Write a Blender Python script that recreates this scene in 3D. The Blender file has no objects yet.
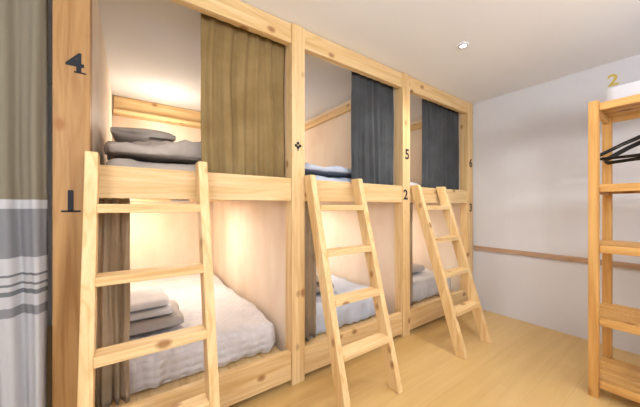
import bpy, bmesh, math, random
from mathutils import Vector, Matrix, noise
random.seed(7)
S = bpy.context.scene
COL = S.collection
S.view_settings.view_transform = 'Standard'
S.view_settings.look = 'None'
S.view_settings.exposure = 0.22

def srgb(r, g, b):
    def f(c):
        c /= 255.0
        return c/12.92 if c <= 0.04045 else ((c+0.055)/1.055)**2.4
    return (f(r), f(g), f(b), 1.0)

# ---------------------------------------------------------------- materials
def base_mat(name, rough=0.6, spec=0.3):
    m = bpy.data.materials.new(name); m.use_nodes = True
    nt = m.node_tree; b = nt.nodes['Principled BSDF']
    b.inputs['Roughness'].default_value = rough
    b.inputs['Specular IOR Level'].default_value = spec
    return m, nt, b

def mixc(nt, fac, a, b, blend='MIX'):
    n = nt.nodes.new('ShaderNodeMix'); n.data_type = 'RGBA'; n.blend_type = blend
    for sock, v in ((n.inputs[0], fac), (n.inputs[6], a), (n.inputs[7], b)):
        if hasattr(v, 'links'): nt.links.new(v, sock)
        else: sock.default_value = v
    return n.outputs[2]

def ramp(nt, src, p0, c0, p1, c1, interp='LINEAR'):
    n = nt.nodes.new('ShaderNodeValToRGB'); n.color_ramp.interpolation = interp
    e = n.color_ramp.elements
    e[0].position = p0; e[0].color = c0; e[1].position = p1; e[1].color = c1
    nt.links.new(src, n.inputs[0]); return n.outputs[0]

def coords(nt, scale, rnd=True):
    tc = nt.nodes.new('ShaderNodeTexCoord')
    v = tc.outputs['Object']
    if rnd:
        oi = nt.nodes.new('ShaderNodeObjectInfo')
        ml = nt.nodes.new('ShaderNodeMath'); ml.operation = 'MULTIPLY'; ml.inputs[1].default_value = 37.0
        nt.links.new(oi.outputs['Random'], ml.inputs[0])
        ad = nt.nodes.new('ShaderNodeVectorMath'); ad.operation = 'ADD'
        nt.links.new(v, ad.inputs[0]); nt.links.new(ml.outputs[0], ad.inputs[1]); v = ad.outputs[0]
    mp = nt.nodes.new('ShaderNodeMapping'); mp.inputs['Scale'].default_value = scale
    nt.links.new(v, mp.inputs[0]); return mp.outputs[0]

def tex(nt, kind, vec, **kw):
    n = nt.nodes.new(kind); nt.links.new(vec, n.inputs['Vector'])
    for k, v in kw.items(): n.inputs[k].default_value = v
    return n

W = (1, 1, 1, 1); K = (0, 0, 0, 1)
def pine(name, axis, light, dark, knot=1.0, rough=0.5):
    m, nt, b = base_mat(name, rough, 0.3)
    sc = [24.0, 24.0, 24.0]; sc[axis] = 1.3
    v = coords(nt, sc)
    n1 = tex(nt, 'ShaderNodeTexNoise', v, Scale=1.0, Detail=6.0, Roughness=0.6, Distortion=0.5)
    g = ramp(nt, n1.outputs[0], 0.35, dark, 0.62, light)
    sc2 = [7.0]*3; sc2[axis] = 0.45
    v2 = coords(nt, sc2)
    n2 = tex(nt, 'ShaderNodeTexNoise', v2, Scale=1.0, Detail=2.0, Distortion=0.8)
    mp = nt.nodes.new('ShaderNodeMath'); mp.operation = 'MULTIPLY'; mp.inputs[1].default_value = 9.0
    nt.links.new(n2.outputs[0], mp.inputs[0])
    fr = nt.nodes.new('ShaderNodeMath'); fr.operation = 'PINGPONG'; fr.inputs[1].default_value = 0.5
    nt.links.new(mp.outputs[0], fr.inputs[0])
    rg = ramp(nt, fr.outputs[0], 0.0, (0.86, 0.77, 0.65, 1), 0.22, W)
    c = mixc(nt, 0.65, g, rg, 'MULTIPLY')
    if knot > 0:
        sc3 = [9.0]*3; sc3[axis] = 6.0
        v3 = coords(nt, sc3)
        vo = tex(nt, 'ShaderNodeTexVoronoi', v3, Scale=1.0)
        k = ramp(nt, vo.outputs['Distance'], 0.10, W, 0.22, K)
        sp = nt.nodes.new('ShaderNodeSeparateColor'); nt.links.new(vo.outputs['Color'], sp.inputs[0])
        gt = nt.nodes.new('ShaderNodeMath'); gt.operation = 'GREATER_THAN'; gt.inputs[1].default_value = 0.4
        nt.links.new(sp.outputs[0], gt.inputs[0])
        mu = nt.nodes.new('ShaderNodeMath'); mu.operation = 'MULTIPLY'
        nt.links.new(k, mu.inputs[0]); nt.links.new(gt.outputs[0], mu.inputs[1])
        mu2 = nt.nodes.new('ShaderNodeMath'); mu2.operation = 'MULTIPLY'; mu2.inputs[1].default_value = 0.8*knot
        nt.links.new(mu.outputs[0], mu2.inputs[0])
        c = mixc(nt, mu2.outputs[0], c, srgb(150, 96, 52))
    nt.links.new(c, b.inputs['Base Color'])
    bp = nt.nodes.new('ShaderNodeBump'); bp.inputs['Strength'].default_value = 0.12; bp.inputs['Distance'].default_value = 0.004
    nt.links.new(n1.outputs[0], bp.inputs['Height']); nt.links.new(bp.outputs[0], b.inputs['Normal'])
    return m

PL, PD = srgb(233, 204, 155), srgb(217, 180, 126)
PINE = [pine('pine_along_x', 0, PL, PD), pine('pine_along_y', 1, PL, PD), pine('pine_along_z', 2, PL, PD)]
LL, LD = srgb(239, 210, 159), srgb(224, 186, 130)
LAD = [pine('ladder_pine_x', 0, LL, LD), None, pine('ladder_pine_z', 2, LL, LD)]
DARKP = pine('aged_pine_z', 2, srgb(188, 148, 98), srgb(156, 114, 68), 0.9)
SHL, SHD = srgb(222, 176, 108), srgb(196, 143, 78)
SHP = [pine('shelf_pine_x', 0, SHL, SHD), pine('shelf_pine_y', 1, SHL, SHD), pine('shelf_pine_z', 2, SHL, SHD)]

def cloudy(name, c0, c1, scale=3.0, rough=0.7, bump=0.0, stretch=(1, 1, 1), fine=0.0):
    m, nt, b = base_mat(name, rough, 0.2)
    v = coords(nt, stretch)
    n = tex(nt, 'ShaderNodeTexNoise', v, Scale=scale, Detail=5.0, Roughness=0.55)
    c = ramp(nt, n.outputs[0], 0.32, c1, 0.68, c0)
    nt.links.new(c, b.inputs['Base Color'])
    if bump:
        n2 = tex(nt, 'ShaderNodeTexNoise', v, Scale=fine or scale*8, Detail=3.0)
        bp = nt.nodes.new('ShaderNodeBump'); bp.inputs['Strength'].default_value = bump; bp.inputs['Distance'].default_value = 0.005
        nt.links.new(n2.outputs[0], bp.inputs['Height']); nt.links.new(bp.outputs[0], b.inputs['Normal'])
    return m

PANEL = cloudy('whitewashed_plywood', srgb(242, 229, 212), srgb(226, 203, 182), 2.5, 0.6, stretch=(1, 1, 0.5))
WALLM = cloudy('painted_plaster_wall', srgb(221, 221, 225), srgb(213, 213, 218), 1.5, 0.8, 0.08, fine=60)
CEILM = cloudy('painted_ceiling', srgb(241, 243, 248), srgb(237, 239, 244), 1.0, 0.85)
def translucent(m, k):
    nt = m.node_tree; b = nt.nodes['Principled BSDF']; out = nt.nodes['Material Output']
    t = nt.nodes.new('ShaderNodeBsdfTranslucent'); mx = nt.nodes.new('ShaderNodeMixShader'); mx.inputs[0].default_value = k
    nt.links.new(b.inputs['Base Color'].links[0].from_socket, t.inputs['Color'])
    nt.links.new(b.outputs[0], mx.inputs[1]); nt.links.new(t.outputs[0], mx.inputs[2]); nt.links.new(mx.outputs[0], out.inputs[0])
def cloth(name, c, c2, bump=0.25, fine=140, tr=0.0):
    m = cloudy(name, c, c2, 5.0, 0.9, bump, fine=fine)
    b = m.node_tree.nodes['Principled BSDF']; b.inputs['Sheen Weight'].default_value = 0.1
    if tr: translucent(m, tr)
    return m
SHEET = cloth('white_cotton_sheet', srgb(220, 219, 222), srgb(206, 206, 211))
BSHEET = cloth('pale_blue_cotton', srgb(206, 213, 228), srgb(190, 198, 216))
GREYB = cloth('taupe_bedding', srgb(198, 186, 176), srgb(172, 160, 150))
GREYP = cloth('pale_taupe_cotton', srgb(222, 212, 202), srgb(204, 194, 184))
GREYD = cloth('grey_fleece', srgb(186, 180, 176), srgb(164, 158, 155))
KHAKI = cloth('khaki_curtain_fabric', srgb(168, 143, 98), srgb(144, 119, 76), tr=0.15)
SLATE = cloth('slate_curtain_fabric', srgb(80, 83, 86), srgb(64, 66, 69))
TAUPE = cloth('taupe_curtain_fabric', srgb(204, 188, 164), srgb(180, 164, 140), tr=0.5)
def quilted():
    m = cloth('quilted_white_sheet', srgb(220, 217, 219), srgb(208, 205, 209), 0.2)
    nt = m.node_tree; b = nt.nodes['Principled BSDF']
    tc = nt.nodes.new('ShaderNodeTexCoord'); mp = nt.nodes.new('ShaderNodeMapping'); nt.links.new(tc.outputs['Object'], mp.inputs[0])
    mp.inputs['Rotation'].default_value = (0, 0, math.radians(45)); mp.inputs['Scale'].default_value = (22, 22, 22)
    vo = tex(nt, 'ShaderNodeTexVoronoi', mp.outputs[0], Scale=1.0, Randomness=0.0)
    bp = nt.nodes.new('ShaderNodeBump'); bp.inputs['Strength'].default_value = 0.8; bp.inputs['Distance'].default_value = 0.016; bp.invert = True
    nt.links.new(vo.outputs['Distance'], bp.inputs['Height']); nt.links.new(bp.outputs[0], b.inputs['Normal'])
    return m
QUILT = quilted()
BLACKP = base_mat('black_plastic', 0.4)[0]; BLACKP.node_tree.nodes['Principled BSDF'].inputs['Base Color'].default_value = (0.012, 0.012, 0.014, 1)
PAINT = base_mat('black_stencil_paint', 0.7)[0]; PAINT.node_tree.nodes['Principled BSDF'].inputs['Base Color'].default_value = (0.02, 0.022, 0.03, 1)
WHITEP = cloudy('white_plastic', srgb(215, 215, 220), srgb(200, 200, 207), 3, 0.4)
YELLOWP = cloudy('yellow_paint', srgb(222, 196, 104), srgb(205, 178, 86), 4, 0.5)
METAL = base_mat('brushed_metal', 0.35)[0]; METAL.node_tree.nodes['Principled BSDF'].inputs['Metallic'].default_value = 1.0
METAL.node_tree.nodes['Principled BSDF'].inputs['Base Color'].default_value = (0.6, 0.58, 0.55, 1)
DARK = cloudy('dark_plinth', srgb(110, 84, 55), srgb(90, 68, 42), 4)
RAILM = pine('chair_rail_wood', 1, srgb(190, 160, 134), srgb(164, 132, 106), 0)
def emit(name, col, s):
    m = bpy.data.materials.new(name); m.use_nodes = True; nt = m.node_tree
    b = nt.nodes['Principled BSDF']; b.inputs['Base Color'].default_value = col
    b.inputs['Emission Color'].default_value = col; b.inputs['Emission Strength'].default_value = s
    return m
GLOWW = emit('warm_lamp_glow', srgb(255, 232, 198), 1.6)
GLOWC = emit('cool_lamp_glow', srgb(255, 250, 244), 14.0)

def floor_mat():
    m, nt, b = base_mat('light_oak_floor', 0.28, 0.5)
    tc = nt.nodes.new('ShaderNodeTexCoord')
    br = nt.nodes.new('ShaderNodeTexBrick'); nt.links.new(tc.outputs['Object'], br.inputs['Vector'])
    br.inputs['Scale'].default_value = 1.0; br.inputs['Brick Width'].default_value = 1.2; br.inputs['Row Height'].default_value = 0.15
    br.inputs['Mortar Size'].default_value = 0.001; br.inputs['Color1'].default_value = srgb(214, 181, 122)
    br.inputs['Color2'].default_value = srgb(208, 173, 112); br.inputs['Mortar'].default_value = srgb(196, 158, 98)
    mp = nt.nodes.new('ShaderNodeMapping'); mp.inputs['Scale'].default_value = (1.5, 22, 1); nt.links.new(tc.outputs['Object'], mp.inputs[0])
    n = tex(nt, 'ShaderNodeTexNoise', mp.outputs[0], Scale=1.0, Detail=5.0, Distortion=0.6)
    g = ramp(nt, n.outputs[0], 0.3, (0.86, 0.81, 0.72, 1), 0.65, W)
    c = mixc(nt, 0.6, br.outputs['Color'], g, 'MULTIPLY')
    nt.links.new(c, b.inputs['Base Color']); return m
FLOORM = floor_mat()

def left_curtain_mat():
    m, nt, b = base_mat('banded_sheer_fabric', 0.9, 0.1)
    tc = nt.nodes.new('ShaderNodeTexCoord'); sp = nt.nodes.new('ShaderNodeSeparateXYZ'); nt.links.new(tc.outputs['Object'], sp.inputs[0])
    mr = nt.nodes.new('ShaderNodeMapRange'); mr.inputs['From Min'].default_value = 0; mr.inputs['From Max'].default_value = 2.3
    nt.links.new(sp.outputs[2], mr.inputs[0])
    rp = nt.nodes.new('ShaderNodeValToRGB'); rp.color_ramp.interpolation = 'CONSTANT'; nt.links.new(mr.outputs[0], rp.inputs[0])
    wh, gr, dk, tp = srgb(222, 222, 226), srgb(158, 159, 164), srgb(138, 140, 146), srgb(158, 149, 130)
    bands = [(0, wh), (.30, gr), (.315, wh), (.335, dk), (.340, wh), (.350, dk), (.355, wh), (.365, dk), (.370, wh), (.395, gr), (.478, wh), (.495, tp)]
    els = rp.color_ramp.elements
    els[0].position = 0; els[0].color = wh; els[1].position = bands[1][0]; els[1].color = bands[1][1]
    for p, c in bands[2:]:
        e = els.new(p); e.color = c
    nt.links.new(rp.outputs[0], b.inputs['Base Color'])
    translucent(m, 0.3)
    return m
BANDM = left_curtain_mat()

# ---------------------------------------------------------------- mesh helpers
def add_box(bm, x0, x1, y0, y1, z0, z1):
    r = bmesh.ops.create_cube(bm, size=1.0)
    for v in r['verts']:
        v.co = Vector(((x0+x1)/2+v.co.x*(x1-x0), (y0+y1)/2+v.co.y*(y1-y0), (z0+z1)/2+v.co.z*(z1-z0)))

def finish(name, bm, mat, parent=None, origin=None, smooth=False, bevel=0.0):
    if origin is None:
        xs = [v.co for v in bm.verts]
        origin = Vector([(min(c[i] for c in xs)+max(c[i] for c in xs))/2 for i in range(2)] + [min(c[2] for c in xs)])
    origin = Vector(origin)
    for v in bm.verts: v.co -= origin
    bmesh.ops.recalc_face_normals(bm, faces=bm.faces)
    me = bpy.data.meshes.new(name); bm.to_mesh(me); bm.free()
    if smooth:
        for p in me.polygons: p.use_smooth = True
    me.materials.append(mat)
    o = bpy.data.objects.new(name, me); COL.objects.link(o)
    if parent:
        o.parent = parent; o.location = origin - parent.location
    else: o.location = origin
    if bevel:
        b = o.modifiers.new('bevel', 'BEVEL'); b.width = bevel; b.segments = 2; b.limit_method = 'ANGLE'
    return o

def box(name, ext, mat, parent=None, bevel=0.003, **kw):
    bm = bmesh.new()
    exts = ext if isinstance(ext[0], (tuple, list)) else [ext]
    for e in exts: add_box(bm, *e)
    return finish(name, bm, mat, parent, bevel=bevel, **kw)

def empty(name, loc, label, cat, group=None):
    e = bpy.data.objects.new(name, None); e.location = loc; e.empty_display_size = 0.1; COL.objects.link(e)
    tag(e, label, cat, group); return e
def tag(o, label, cat, group=None):
    o['label'] = label; o['category'] = cat
    if group: o['group'] = group

def rounded(name, ext, r, mat, cuts=28, amp=0.006, freq=6.0, parent=None, pillow=0.0, ridged=0.0, seed=0.0, skirt=0.0, lump=0.0):
    x0, x1, y0, y1, z0, z1 = ext
    c = Vector(((x0+x1)/2, (y0+y1)/2, (z0+z1)/2)); h = Vector(((x1-x0)/2, (y1-y0)/2, (z1-z0)/2))
    bm = bmesh.new(); bmesh.ops.create_cube(bm, size=2.0)
    bmesh.ops.subdivide_edges(bm, edges=bm.edges, cuts=cuts, use_grid_fill=True)
    for v in bm.verts:
        p = Vector((v.co.x*h.x, v.co.y*h.y, v.co.z*h.z))
        u, w = v.co.x, v.co.y
        if pillow:
            k = max(0.0, (1-abs(u)**3.0)*(1-abs(w)**3.0))**0.5
            p.z *= (1-pillow)+pillow*k
            p.x *= 1-0.06*(1-abs(w)); p.y *= 1-0.06*(1-abs(u))
            n = Vector((0, 0, 1 if v.co.z > 0 else -1))
        else:
            q = Vector([max(-(h[i]-r), min(h[i]-r, p[i])) for i in range(3)])
            d = p-q
            n = d.normalized() if d.length > 1e-6 else Vector((0, 0, 1))
            if d.length > 1e-6: p = q+n*r
        s = Vector((p.x*freq+seed, p.y*freq, p.z*freq))
        dn = noise.noise(s)*amp
        if ridged:
            rr = 1-abs(noise.noise(s*0.7+Vector((9, 3, seed)))*2.6)
            dn += rr*ridged
            dn += (1-abs(noise.noise(Vector((s.x*2.1, s.y*1.2, seed+4)))*2.6))*ridged*0.6
            dn += (1-abs(noise.noise(Vector((s.x*2.4+s.y*1.7, s.y*3.0-s.x, seed+8)))*2.6))*ridged*0.3
        if skirt and (abs(u) > .98 or abs(w) > .98):
            dn += skirt*math.sin((p.x+p.y)*70+3*noise.noise(Vector((p.x*5, p.y*5, seed))))*(1-(p.z+h.z)/(2*h.z))
        if v.co.z <= -0.999: dn = 0
        elif p.z < -h.z*0.5 and not skirt: dn *= 0.3
        q = c+p+n*dn
        if lump:
            up = (p.z+h.z)/(2*h.z)
            q.z += up*lump*max(0.0, noise.noise(Vector((p.x*3.1+seed, p.y*2.6, seed)))+0.35)
        q.z = max(q.z, z0)
        v.co = q
    return finish(name, bm, mat, parent, smooth=True)

def curtain(name, x0, x1, y, z0, z1, mat, folds, amp=0.02, flare=0.0, seed=0.0, label='', cat='curtain', group=None, ring=True):
    nx, nz = int(folds*12), 30
    bm = bmesh.new(); g = []
    xc = (x0+x1)/2
    for j in range(nz+1):
        t = j/nz; z = z1+(z0-z1)*t; row = []
        for i in range(nx+1):
            s = i/nx
            ph = s*folds*2*math.pi + 1.1*noise.noise(Vector((s*3+seed, t*1.2, 2)))*2
            a = amp*(0.55+0.45*noise.noise(Vector((s*6, seed, t)))+0.25*t)
            yy = y+a*math.sin(ph)+0.35*a*math.sin(ph*2.3+seed)
            w = 1+flare*t
            xx = xc+(x0+(x1-x0)*s-xc)*w + 0.006*noise.noise(Vector((s*9, t*3, seed)))
            row.append(bm.verts.new((xx, yy, z+0.006*math.sin(ph)*(1 if j == nz else 0))))
        g.append(row)
    for j in range(nz):
        for i in range(nx):
            bm.faces.new((g[j][i], g[j][i+1], g[j+1][i+1], g[j+1][i]))
    e = empty(name, (xc, y, z0), label, cat, group)
    o = finish('fabric_panel', bm, mat, e, smooth=True)
    so = o.modifiers.new('thick', 'SOLIDIFY'); so.thickness = 0.003; so.offset = 0
    if ring:
        bm = bmesh.new(); tube(bm, [Vector((x0, y, z1-0.012)), Vector((x1, y, z1-0.012))], 0.006)
        finish('curtain_wire', bm, METAL, e, smooth=True)
    return e

def tube(bm, pts, r, closed=False, seg=10):
    n = len(pts); rings = []
    for i, p in enumerate(pts):
        a = pts[(i-1) % n] if (closed or i > 0) else p
        b = pts[(i+1) % n] if (closed or i < n-1) else p
        d = (b-a).normalized()
        up = Vector((0, 0, 1)) if abs(d.z) < 0.9 else Vector((0, 1, 0))
        s = d.cross(up).normalized(); u = s.cross(d).normalized()
        rings.append([bm.verts.new(p+(s*math.cos(2*math.pi*k/seg)+u*math.sin(2*math.pi*k/seg))*r) for k in range(seg)])
    m = n if closed else n-1
    for i in range(m):
        A, B = rings[i], rings[(i+1) % n]
        for k in range(seg):
            bm.faces.new((A[k], A[(k+1) % seg], B[(k+1) % seg], B[k]))
    if not closed:
        bm.faces.new(rings[0]); bm.faces.new(rings[-1])

def lathe(bm, prof, c, seg=24):
    rings = [[bm.verts.new((c[0]+r*math.cos(2*math.pi*k/seg), c[1]+r*math.sin(2*math.pi*k/seg), c[2]+z)) for k in range(seg)] for r, z in prof]
    for A, B in zip(rings, rings[1:]):
        for k in range(seg): bm.faces.new((A[k], A[(k+1) % seg], B[(k+1) % seg], B[k]))
    bm.faces.new(rings[0]); bm.faces.new(rings[-1])

def numeral(ch, x, y, z, size, parent, mat=None, rotz=0.0, name='numeral'):
    cu = bpy.data.curves.new('numeral', 'FONT'); cu.body = ch; cu.size = size; cu.extrude = 0.0008
    cu.align_x = 'CENTER'; cu.align_y = 'CENTER'; cu.offset = size*0.022
    o = bpy.data.objects.new('tmp', cu); COL.objects.link(o)
    dg = bpy.context.evaluated_depsgraph_get(); me = bpy.data.meshes.new_from_object(o.evaluated_get(dg))
    bpy.data.objects.remove(o)
    bm = bmesh.new(); bm.from_mesh(me)
    zs = [v.co.copy() for v in bm.verts]; mn = min(c.y for c in zs); mx = max(c.y for c in zs)
    x0 = min(c.x for c in zs); x1 = max(c.x for c in zs)
    if ch == '1':
        add_box(bm, x1-size*0.30, x1+size*0.18, mn, mn+size*0.06, -0.0008, 0.0008)
    if ch == '4':
        add_box(bm, x0+(x1-x0)*0.45, x1+size*0.06, mn, mn+size*0.05, -0.0008, 0.0008)
    off = Vector((-(x0+x1)/2, -(mn+mx)/2, 0))
    R = Matrix.Rotation(rotz, 4, 'Z') @ Matrix.Rotation(math.radians(90), 4, 'X')
    for v in bm.verts: v.co = R @ (v.co+off) + Vector((x, y, z))
    return finish(name, bm, mat or PAINT, parent)

# ---------------------------------------------------------------- dimensions
H = 2.31; XE = 3.2; XW = -1.7; YN = 2.12; YS = -3.0
P = [(-0.253, -0.137), (0.841, 0.938), (1.94, 2.04), (3.07, 3.18)]

def struct(o): o['kind'] = 'structure'; return o
struct(box('floor', (XW-0.1, XE+0.1, YS-0.1, YN+0.1, -0.1, 0), FLOORM, bevel=0))
struct(box('ceiling', (XW-0.1, XE+0.1, YS-0.1, YN+0.1, H, H+0.1), CEILM, bevel=0))
struct(box('wall_east', (XE, XE+0.1, YS-0.1, YN+0.1, 0, H), WALLM, bevel=0))
struct(box('wall_west', (XW-0.1, XW, YS-0.1, YN+0.1, 0, H), WALLM, bevel=0))
struct(box('wall_north', (XW, XE, YN, YN+0.1, 0, H), WALLM, bevel=0))
struct(box('wall_south', (XW, XE, YS-0.1, YS, 0, H), WALLM, bevel=0))
struct(box('trim_1', (XE-0.018, XE, YS, 0.0, 0.655, 0.70), RAILM, bevel=0.003))

# ---------------------------------------------------------------- bunk beds
bed_labels = ["tall built-in pine bunk bed with khaki curtain, numbered four and one",
              "pine bunk bed between shared posts, dark curtain, numbered five and two",
              "pine bunk bed against the plaster end wall, numbered six and three"]
for i in range(3):
    L, R = P[i], P[i+1]
    e = empty('bunk_bed' if i == 0 else 'bunk_bed.%03d' % i, ((L[1]+R[0])/2, 1.0, 0), bed_labels[i], 'bunk bed', 'built-in bunk beds')
    def post(pp, mat=PINE[2], y1=0.09):
        return box('post', (pp[0], pp[1], 0, y1, 0, H-0.002), mat, e, bevel=0.004)
    if i == 0:
        p1 = post(P[0], DARKP)
        p1['label'] = 'darker aged pine post with stencilled numerals'
        post(P[1])
    else: post(R)
    xl, xr = L[1]+0.001, R[0]-0.001
    box('top_beam', (xl, xr, 0.01, 0.055, 2.18, H-0.004), PINE[0], e)
    box('upper_rail', (xl, xr, 0.008, 0.05, 1.175, 1.32), PINE[0], e)
    box('lower_rail', (xl, xr, 0.008, 0.05, 0.035, 0.215), PINE[0], e)
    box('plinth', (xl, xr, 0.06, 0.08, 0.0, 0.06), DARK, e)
    box('upper_platform', (xl, xr, 0.052, 2.07, 1.2, 1.25), PINE[1], e)
    box('lower_platform', (xl, xr, 0.052, 2.07, 0.062, 0.16), PINE[1], e)
    box('side_partition', (R[0]+0.02, R[0]+0.045, 0.092, 2.08, 0.0, H-0.003) if i < 2 else (3.16, 3.195, 0.092, 2.08, 0, H-0.003), PANEL, e, bevel=0)
    if i == 0: box('side_partition', (P[0][1]-0.03, P[0][1]-0.01, 0.092, 2.08, 0, H-0.003), PANEL, e, bevel=0)
    pr = R[0]+0.02 if i < 2 else 3.16
    box('back_panel', (xl-0.01, pr-0.001, 2.082, 2.115, 0, H-0.003), PANEL, e, bevel=0)
    box('partition_beam', (pr-0.035, pr-0.001, 0.165, 2.05, 2.175, 2.25), PINE[1], e)
    box('back_beam', (xl, pr-0.037, 2.05, 2.081, 2.14, H-0.006), PINE[0], e)
    box('back_ledge', (xl, pr-0.037, 1.95, 2.081, 2.10, 2.138), PINE[0], e)
    if i == 0:
        numeral('4', -0.185, -0.0012, 1.735, 0.115, e); numeral('1', -0.198, -0.0012, 1.16, 0.125, e)
        bm = bmesh.new()
        for dx, dz in ((0, .016), (0, -.012), (.015, 0), (-.015, 0)):
            r = bmesh.ops.create_cone(bm, cap_ends=True, segments=14, radius1=.010, radius2=.010, depth=.0016)
            for v in r['verts']: v.co = Vector((.885+dx+v.co.x, -0.001+v.co.z, 1.53+dz+v.co.y))
        add_box(bm, .882, .888, -.0018, -.0002, 1.495, 1.53)
        finish('stencil_mark', bm, PAINT, e)
    elif i == 1:
        numeral('5', 1.995, -0.0012, 1.60, 0.125, e); numeral('2', 1.975, -0.0012, 1.245, 0.12, e)
    else:
        numeral('6', 3.125, -0.0012, 1.63, 0.13, e); numeral('3', 3.125, -0.0012, 1.13, 0.12, e)

o = numeral('2', XE-0.0012, -1.081, 2.165, 0.13, None, YELLOWP, math.radians(-90), 'wall_numeral')
tag(o, 'small yellow numeral two on the plaster wall', 'number sign')

# ---------------------------------------------------------------- ladders
def ladder(name, x0, x1, yb, lab, zt=1.36):
    e = empty(name, ((x0+x1)/2, yb, 0), lab, 'ladder', 'pine bunk ladders')
    wd = 0.078; yt = -0.003-wd; w = 0.042
    for xa in (x0-w/2, x1-w/2):
        bm = bmesh.new(); vs = []
        for z, y in ((0, yb-wd/2), (zt, yt)):
            for x, yy in ((xa, y), (xa+w, y), (xa+w, y+wd), (xa, y+wd)): vs.append(bm.verts.new((x, yy, z)))
        for f in ((0, 1, 2, 3), (7, 6, 5, 4), (0, 4, 5, 1), (1, 5, 6, 2), (2, 6, 7, 3), (3, 7, 4, 0)): bm.faces.new([vs[k] for k in f])
        finish('rail', bm, LAD[2], e, bevel=0.004)
    for z in (1.13, 0.855, 0.58, 0.30):
        t = z/zt; yc = (yb)*(1-t)+(yt+wd/2)*t
        box('rung', (x0+w/2-0.001, x1-w/2+0.001, yc-0.045, yc+0.04, z-0.018, z+0.018), LAD[0], e, bevel=0.003)
    return e
ladder('ladder', -0.125, 0.295, -0.34, 'knotty pine ladder leaning on the khaki-curtained bunk')
ladder('ladder.001', 0.945, 1.355, -0.40, 'pine ladder leaning on the middle bunk, marked two', 1.34)
ladder('ladder.002', 2.055, 2.455, -0.45, 'pine ladder leaning on the bunk beside the end wall', 1.33)

# ---------------------------------------------------------------- curtains
G = 'bunk privacy curtains'
curtain('curtain', 0.328, 0.852, 0.12, 1.262, 2.24, KHAKI, 6, 0.019, seed=1, label='khaki fabric curtain closed over the upper bunk', group=G)
curtain('curtain.001', 1.45, 1.952, 0.12, 1.262, 2.24, SLATE, 6, 0.019, seed=4, label='dark slate grey curtain on the middle upper bunk', group=G)
curtain('curtain.002', 2.40, 3.09, 0.12, 1.262, 2.24, SLATE, 8, 0.019, seed=8, label='dark slate curtain on the upper bunk by the wall', group=G)
curtain('curtain.003', -0.125, 0.0, 0.115, 0.20, 1.19, TAUPE, 3, 0.022, seed=2, label='gathered taupe curtain in the lower bunk behind the ladder', group=G)
curtain('curtain.004', 0.948, 1.10, 0.115, 0.20, 1.19, TAUPE, 3, 0.022, seed=5, label='gathered taupe curtain in the middle lower bunk', group=G)
curtain('curtain.005', 2.05, 2.22, 0.115, 0.20, 1.19, TAUPE, 3, 0.022, seed=6, label='gathered taupe curtain in the lower bunk near the wall', group=G)
curtain('curtain.006', -1.1, -0.275, 0.03, 0.03, 2.28, BANDM, 9, 0.03, seed=3, label='sheer curtain, taupe above, grey and white bands below', group=None)

# ---------------------------------------------------------------- bedding
def bed(name, i, z0, z1, mat, label, y0=0.175):
    xl, xr = P[i][1]+0.02, P[i+1][0]-0.02
    o = rounded(name, (xl+0.03, xr-0.012, y0, 2.02, z0, z1), 0.05, mat, cuts=64, amp=0.018, freq=6, seed=i*5+z0, ridged=0.010, skirt=0.007)
    tag(o, label, 'mattress', 'bunk mattresses'); return o
bed('mattress', 0, 0.163, 0.36, QUILT, 'mattress in a white quilted fitted sheet, lower bunk')
bed('mattress.001', 1, 0.163, 0.36, BSHEET, 'mattress with pale blue-white sheet on the middle lower bunk')
bed('mattress.002', 2, 0.163, 0.36, SHEET, 'white mattress on the lower bunk by the wall')
bed('mattress.003', 0, 1.253, 1.375, GREYB, 'mattress in taupe sheet on the khaki-curtained upper bunk')
bed('mattress.004', 1, 1.253, 1.375, BSHEET, 'pale blue mattress on the middle upper bunk')
bed('mattress.005', 2, 1.253, 1.375, SHEET, 'white mattress on the upper bunk by the wall')

o = rounded('duvet', (-0.09, 0.78, 0.20, 1.3, 1.412, 1.45), 0.018, GREYB, cuts=90, amp=0.03, freq=6.5, ridged=0.014, seed=3, lump=0.10)
tag(o, 'rumpled taupe duvet lying on the upper bunk', 'duvet')
o = rounded('pillow', (-0.10, 0.27, 0.66, 1.14, 1.565, 1.69), 0.04, GREYP, cuts=24, amp=0.014, pillow=0.8, seed=5)
tag(o, 'pale taupe pillow lying on the taupe duvet', 'pillow')
o = rounded('duvet.001', (0.98, 1.88, 0.18, 1.2, 1.412, 1.45), 0.018, BSHEET, cuts=50, amp=0.02, freq=5, ridged=0.01, seed=6)
tag(o, 'pale blue rumpled duvet on the middle upper bunk', 'duvet')
o = rounded('blanket', (-0.09, 0.28, 0.38, 0.80, 0.392, 0.45), 0.028, GREYD, cuts=24, amp=0.008, freq=8, ridged=0.004, seed=1)
tag(o, 'folded grey fleece blanket on the white sheet', 'blanket')
o = rounded('towel', (-0.07, 0.22, 0.42, 0.80, 0.462, 0.505), 0.02, SHEET, cuts=24, amp=0.008, freq=8, ridged=0.004, seed=4)
tag(o, 'folded white towel on the grey blanket', 'towel', 'folded white towels')
o = rounded('towel.001', (-0.065, 0.20, 0.43, 0.79, 0.516, 0.555), 0.019, SHEET, cuts=24, amp=0.008, freq=8, ridged=0.004, seed=14)
tag(o, 'folded white towel on top of the towel stack', 'towel', 'folded white towels')
o = rounded('blanket.001', (1.12, 1.5, 0.40, 0.85, 0.395, 0.45), 0.027, GREYB, cuts=24, amp=0.01, freq=8, ridged=0.004, seed=7)
tag(o, 'folded taupe blanket on the pale blue sheet', 'blanket')
o = rounded('pillow.001', (1.14, 1.46, 0.43, 0.82, 0.468, 0.555), 0.03, GREYP, cuts=24, amp=0.01, freq=8, pillow=0.4, seed=9)
tag(o, 'taupe-cased pillow stacked on a folded blanket', 'pillow')
o = rounded('blanket.002', (2.35, 2.8, 0.35, 0.85, 0.395, 0.46), 0.03, GREYD, cuts=24, amp=0.01, freq=8, ridged=0.004, seed=11)
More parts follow.
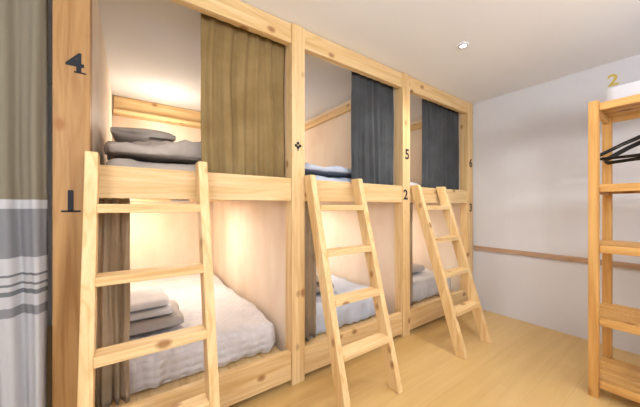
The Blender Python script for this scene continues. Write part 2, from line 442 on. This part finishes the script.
tag(o, 'folded grey blanket on the lower bunk by the wall', 'blanket')

# ---------------------------------------------------------------- bunk lamps, added fill discs
def lamp(name, x, y, z, power, lab, col=(1, 0.88, 0.72)):
    e = empty(name, (x, y, z), lab, 'lamp', 'warm bunk reading lamps')
    bm = bmesh.new()
    lathe(bm, [(0.035, 0.0), (0.035, 0.012)], (0, 0, 0))
    Rm = Matrix.Rotation(math.radians(90), 4, 'X')
    for v in bm.verts: v.co = Rm @ v.co + Vector((x, y, z))
    finish('lamp_base', bm, WHITEP, e, smooth=False)
    bm = bmesh.new(); bmesh.ops.create_uvsphere(bm, u_segments=20, v_segments=12, radius=0.028)
    for v in bm.verts: v.co += Vector((x, y-0.036, z))
    finish('bulb', bm, GLOWW, e, smooth=True)
    l = bpy.data.lights.new(name+'_light', 'POINT'); l.energy = power; l.color = col; l.shadow_soft_size = 0.06
    lo = bpy.data.objects.new('lamp_light', l); COL.objects.link(lo); lo.parent = e; lo.location = (0, -0.40, 0.0)
lamp('reading_lamp', 0.30, 2.08, 1.95, 7, 'round warm wall lamp under the upper bunk ledge')
lamp('reading_lamp.001', -0.02, 2.08, 0.98, 5, 'round warm wall lamp inside the lower bunk')
lamp('reading_lamp.002', 1.25, 2.08, 1.95, 7, 'round warm wall lamp inside the middle upper bunk')
lamp('reading_lamp.003', 1.15, 2.08, 0.98, 5, 'round warm wall lamp inside the middle lower bunk')
lamp('reading_lamp.004', 2.3, 2.08, 1.95, 7, 'round warm lamp in the upper bunk by the wall')
lamp('reading_lamp.005', 2.25, 2.08, 0.98, 5, 'round warm lamp in the lower bunk by the wall')
def under(name, x, y, z, power, lab):  # added fill: disc with area light to brighten the lower bunk evenly
    e = empty(name, (x, y, z-0.02), lab, 'light', 'added bunk fill discs')
    bm = bmesh.new(); lathe(bm, [(0.06, 0.0), (0.075, 0.008), (0.075, 0.019)], (x, y, z-0.02)); finish('fill_disc_body', bm, WHITEP, e)
    l = bpy.data.lights.new(name+'_light', 'AREA'); l.shape = 'DISK'; l.size = 0.35; l.energy = power; l.color = (1, 0.93, 0.83)
    lo = bpy.data.objects.new('disc_light', l); COL.objects.link(lo); lo.parent = e; lo.location = (0, 0, -0.015)
for k, x in enumerate((0.36, 1.45, 2.6)):
    under('fill_disc' + ('' if k == 0 else '.%03d' % k), x, 1.1, 1.199, 6.5, 'flat white disc added under the upper bunk as fill light')

# ---------------------------------------------------------------- shelf unit
sx0, sx1, sy0, sy1 = 2.265, 2.70, -2.0, -1.10
e = empty('shelving_unit', ((sx0+sx1)/2, (sy0+sy1)/2, 0), 'open honey pine shelving unit with slatted shelves', 'shelf')
for x in (sx0, sx1-0.04):
    for y in (sy0, sy1-0.045):
        box('upright', (x, x+0.04, y, y+0.045, 0, 1.77), SHP[2], e)
for z in (1.745, 1.26, 0.90, 0.47, 0.10):
    n = 5; w = (sx1-sx0-0.084)/n
    ex = [(sx0+0.042+k*w+0.006, sx0+0.042+(k+1)*w-0.006, sy0+0.002, sy1-0.002, z-0.006, z+0.012) for k in range(n)]
    box('slatted_shelf', ex, SHP[1], e, bevel=0.002)
    for a in (sx0+0.006, sx1-0.03):
        box('shelf_rail', (a, a+0.024, sy0+0.047, sy1-0.047, z-0.035, z+0.008), SHP[1], e, bevel=0.002)
    for a in (sy1-0.035, sy0+0.012):
        box('side_brace', (sx0+0.042, sx1-0.042, a, a+0.023, z-0.045, z-0.008), SHP[0], e, bevel=0.002)
by = -1.325
bb = bmesh.new(); tube(bb, [Vector((2.30, by, 1.625)), Vector((2.65, by, 1.625))], 0.008)
finish('hanging_bar', bb, METAL, e, smooth=True)
for a in (2.303, 2.643):
    box('bar_bracket', (a, a+0.004, by-0.01, by+0.01, 1.61, 1.738), METAL, e, bevel=0.001)

o = rounded('storage_box', (2.36, 2.66, -1.62, -1.16, 1.758, 1.86), 0.02, WHITEP, cuts=10, amp=0.0)
tag(o, 'white storage box on top of the pine shelving', 'box')

def hanger_mesh():
    bm = bmesh.new()
    hw, hh = 0.205, 0.095
    t = [(0, -.07), (-.5, -.07-hh*.46), (-.9, -.07-hh*.92), (-1, -.075-hh), (-.98, -.092-hh), (0, -.092-hh), (.98, -.092-hh), (1, -.075-hh), (.9, -.07-hh*.92), (.5, -.07-hh*.46)]
    tube(bm, [Vector((0, a*hw, b)) for a, b in t], 0.005, closed=True, seg=8)
    hook = [Vector((0, 0, -0.07)), Vector((0, 0, -0.03))]
    for k in range(9):
        a = -math.pi*0.5+k*math.pi*1.3/8
        hook.append(Vector((0, 0.015*math.cos(a), 0.015*math.sin(a))))
    tube(bm, hook, 0.0028, seg=8)
    return bm
hb = hanger_mesh(); me = bpy.data.meshes.new('hanger'); hb.to_mesh(me); hb.free(); me.materials.append(BLACKP)
for p in me.polygons: p.use_smooth = True
for k in range(7):
    h = bpy.data.objects.new('hanger' if k == 0 else 'hanger.%03d' % k, me); COL.objects.link(h)
    h.location = (2.34+0.045*k, by, 1.621); h.rotation_euler = (math.radians(random.uniform(-5, 5)), 0, math.radians(random.uniform(-3, 3)))
    tag(h, 'black plastic clothes hanger hooked on the shelving bar', 'hanger', 'black hangers on the shelving bar')

# ---------------------------------------------------------------- ceiling lights, added fill globes
def downlight(name, x, y, power):
    e = empty(name, (x, y, H-0.012), 'small round recessed ceiling spotlight, white rim', 'light', 'recessed ceiling spotlights')
    bm = bmesh.new()
    prof = [(0.020, 0.004), (0.022, 0.0), (0.034, 0.002), (0.036, 0.0115)]
    seg = 28; rings = [[bm.verts.new((x+r*math.cos(2*math.pi*k/seg), y+r*math.sin(2*math.pi*k/seg), H-0.012+z)) for k in range(seg)] for r, z in prof]
    for A, B in zip(rings, rings[1:]):
        for k in range(seg): bm.faces.new((A[k], A[(k+1) % seg], B[(k+1) % seg], B[k]))
    finish('rim', bm, WHITEP, e, smooth=True)
    bm = bmesh.new(); lathe(bm, [(0.020, 0.005), (0.020, 0.008)], (x, y, H-0.012)); finish('lens', bm, GLOWC, e)
    l = bpy.data.lights.new(name+'_light', 'SPOT'); l.energy = power; l.spot_size = math.radians(150); l.spot_blend = 0.8
    l.shadow_soft_size = 0.05; l.color = (1, 0.97, 0.92)
    lo = bpy.data.objects.new('spot_light', l); COL.objects.link(lo); lo.parent = e; lo.location = (0, 0, -0.02)
downlight('downlight', 1.975, -0.5, 36)
downlight('downlight.001', 0.3, -0.95, 19)
downlight('downlight.002', 2.3, -2.1, 20)

def blob(name, c, r, mat, par):
    bm = bmesh.new(); bmesh.ops.create_uvsphere(bm, u_segments=20, v_segments=14, radius=1)
    for v in bm.verts:
        k = v.co.copy()
        v.co = Vector((c[0]+k.x*r[0], c[1]+k.y*r[1], c[2]+k.z*r[2]))
    return finish(name, bm, mat, par, smooth=True)
for k, (x, y) in enumerate(((-0.9, -2.2), (1.0, -2.5))):  # unseen globes behind the camera, added to brighten the room and ceiling
    ce = empty('fill_globe' if k == 0 else 'fill_globe.001', (x, y, 1.6), 'unseen white globe on a short cord, added as fill light', 'lamp', 'added fill globes')
    sh = blob('fill_globe_shell', (x, y, 1.6), (0.12, 0.12, 0.12), emit('fill_globe_glow', srgb(255, 250, 245), 1.5), ce)
    bm = bmesh.new(); tube(bm, [Vector((x, y, 1.72)), Vector((x, y, H-0.001))], 0.004); finish('cord', bm, WHITEP, ce, smooth=True)
    l = bpy.data.lights.new('pendant_light', 'POINT'); l.energy = 62; l.color = (0.94, 0.97, 1.0); l.shadow_soft_size = 0.16
    lo = bpy.data.objects.new('pendant_light', l); COL.objects.link(lo); lo.parent = ce
    l = bpy.data.lights.new('fill_uplight', 'SPOT'); l.energy = 135; l.color = (0.91, 0.95, 1.0); l.shadow_soft_size = 0.16  # added upward fill that lightens the ceiling
    l.spot_size = math.radians(165); l.spot_blend = 1.0
    lo = bpy.data.objects.new('fill_uplight', l); COL.objects.link(lo); lo.parent = ce
    lo.rotation_euler = (math.radians(180-38), 0, math.radians(-30))

w = bpy.data.worlds.new('world'); S.world = w; w.use_nodes = True
w.node_tree.nodes['Background'].inputs[0].default_value = (0.8, 0.85, 1, 1); w.node_tree.nodes['Background'].inputs[1].default_value = 0.3

# ---------------------------------------------------------------- camera
cam = bpy.data.cameras.new('camera'); cam.sensor_width = 36; cam.lens = 36*270/640; cam.shift_y = 3.5/640; cam.clip_start = 0.02
co = bpy.data.objects.new('camera', cam); COL.objects.link(co)
co.location = (0, -1.5, 1.136); co.rotation_euler = (math.radians(90), 0, -math.atan2(0.5764, 0.8171))
S.camera = co
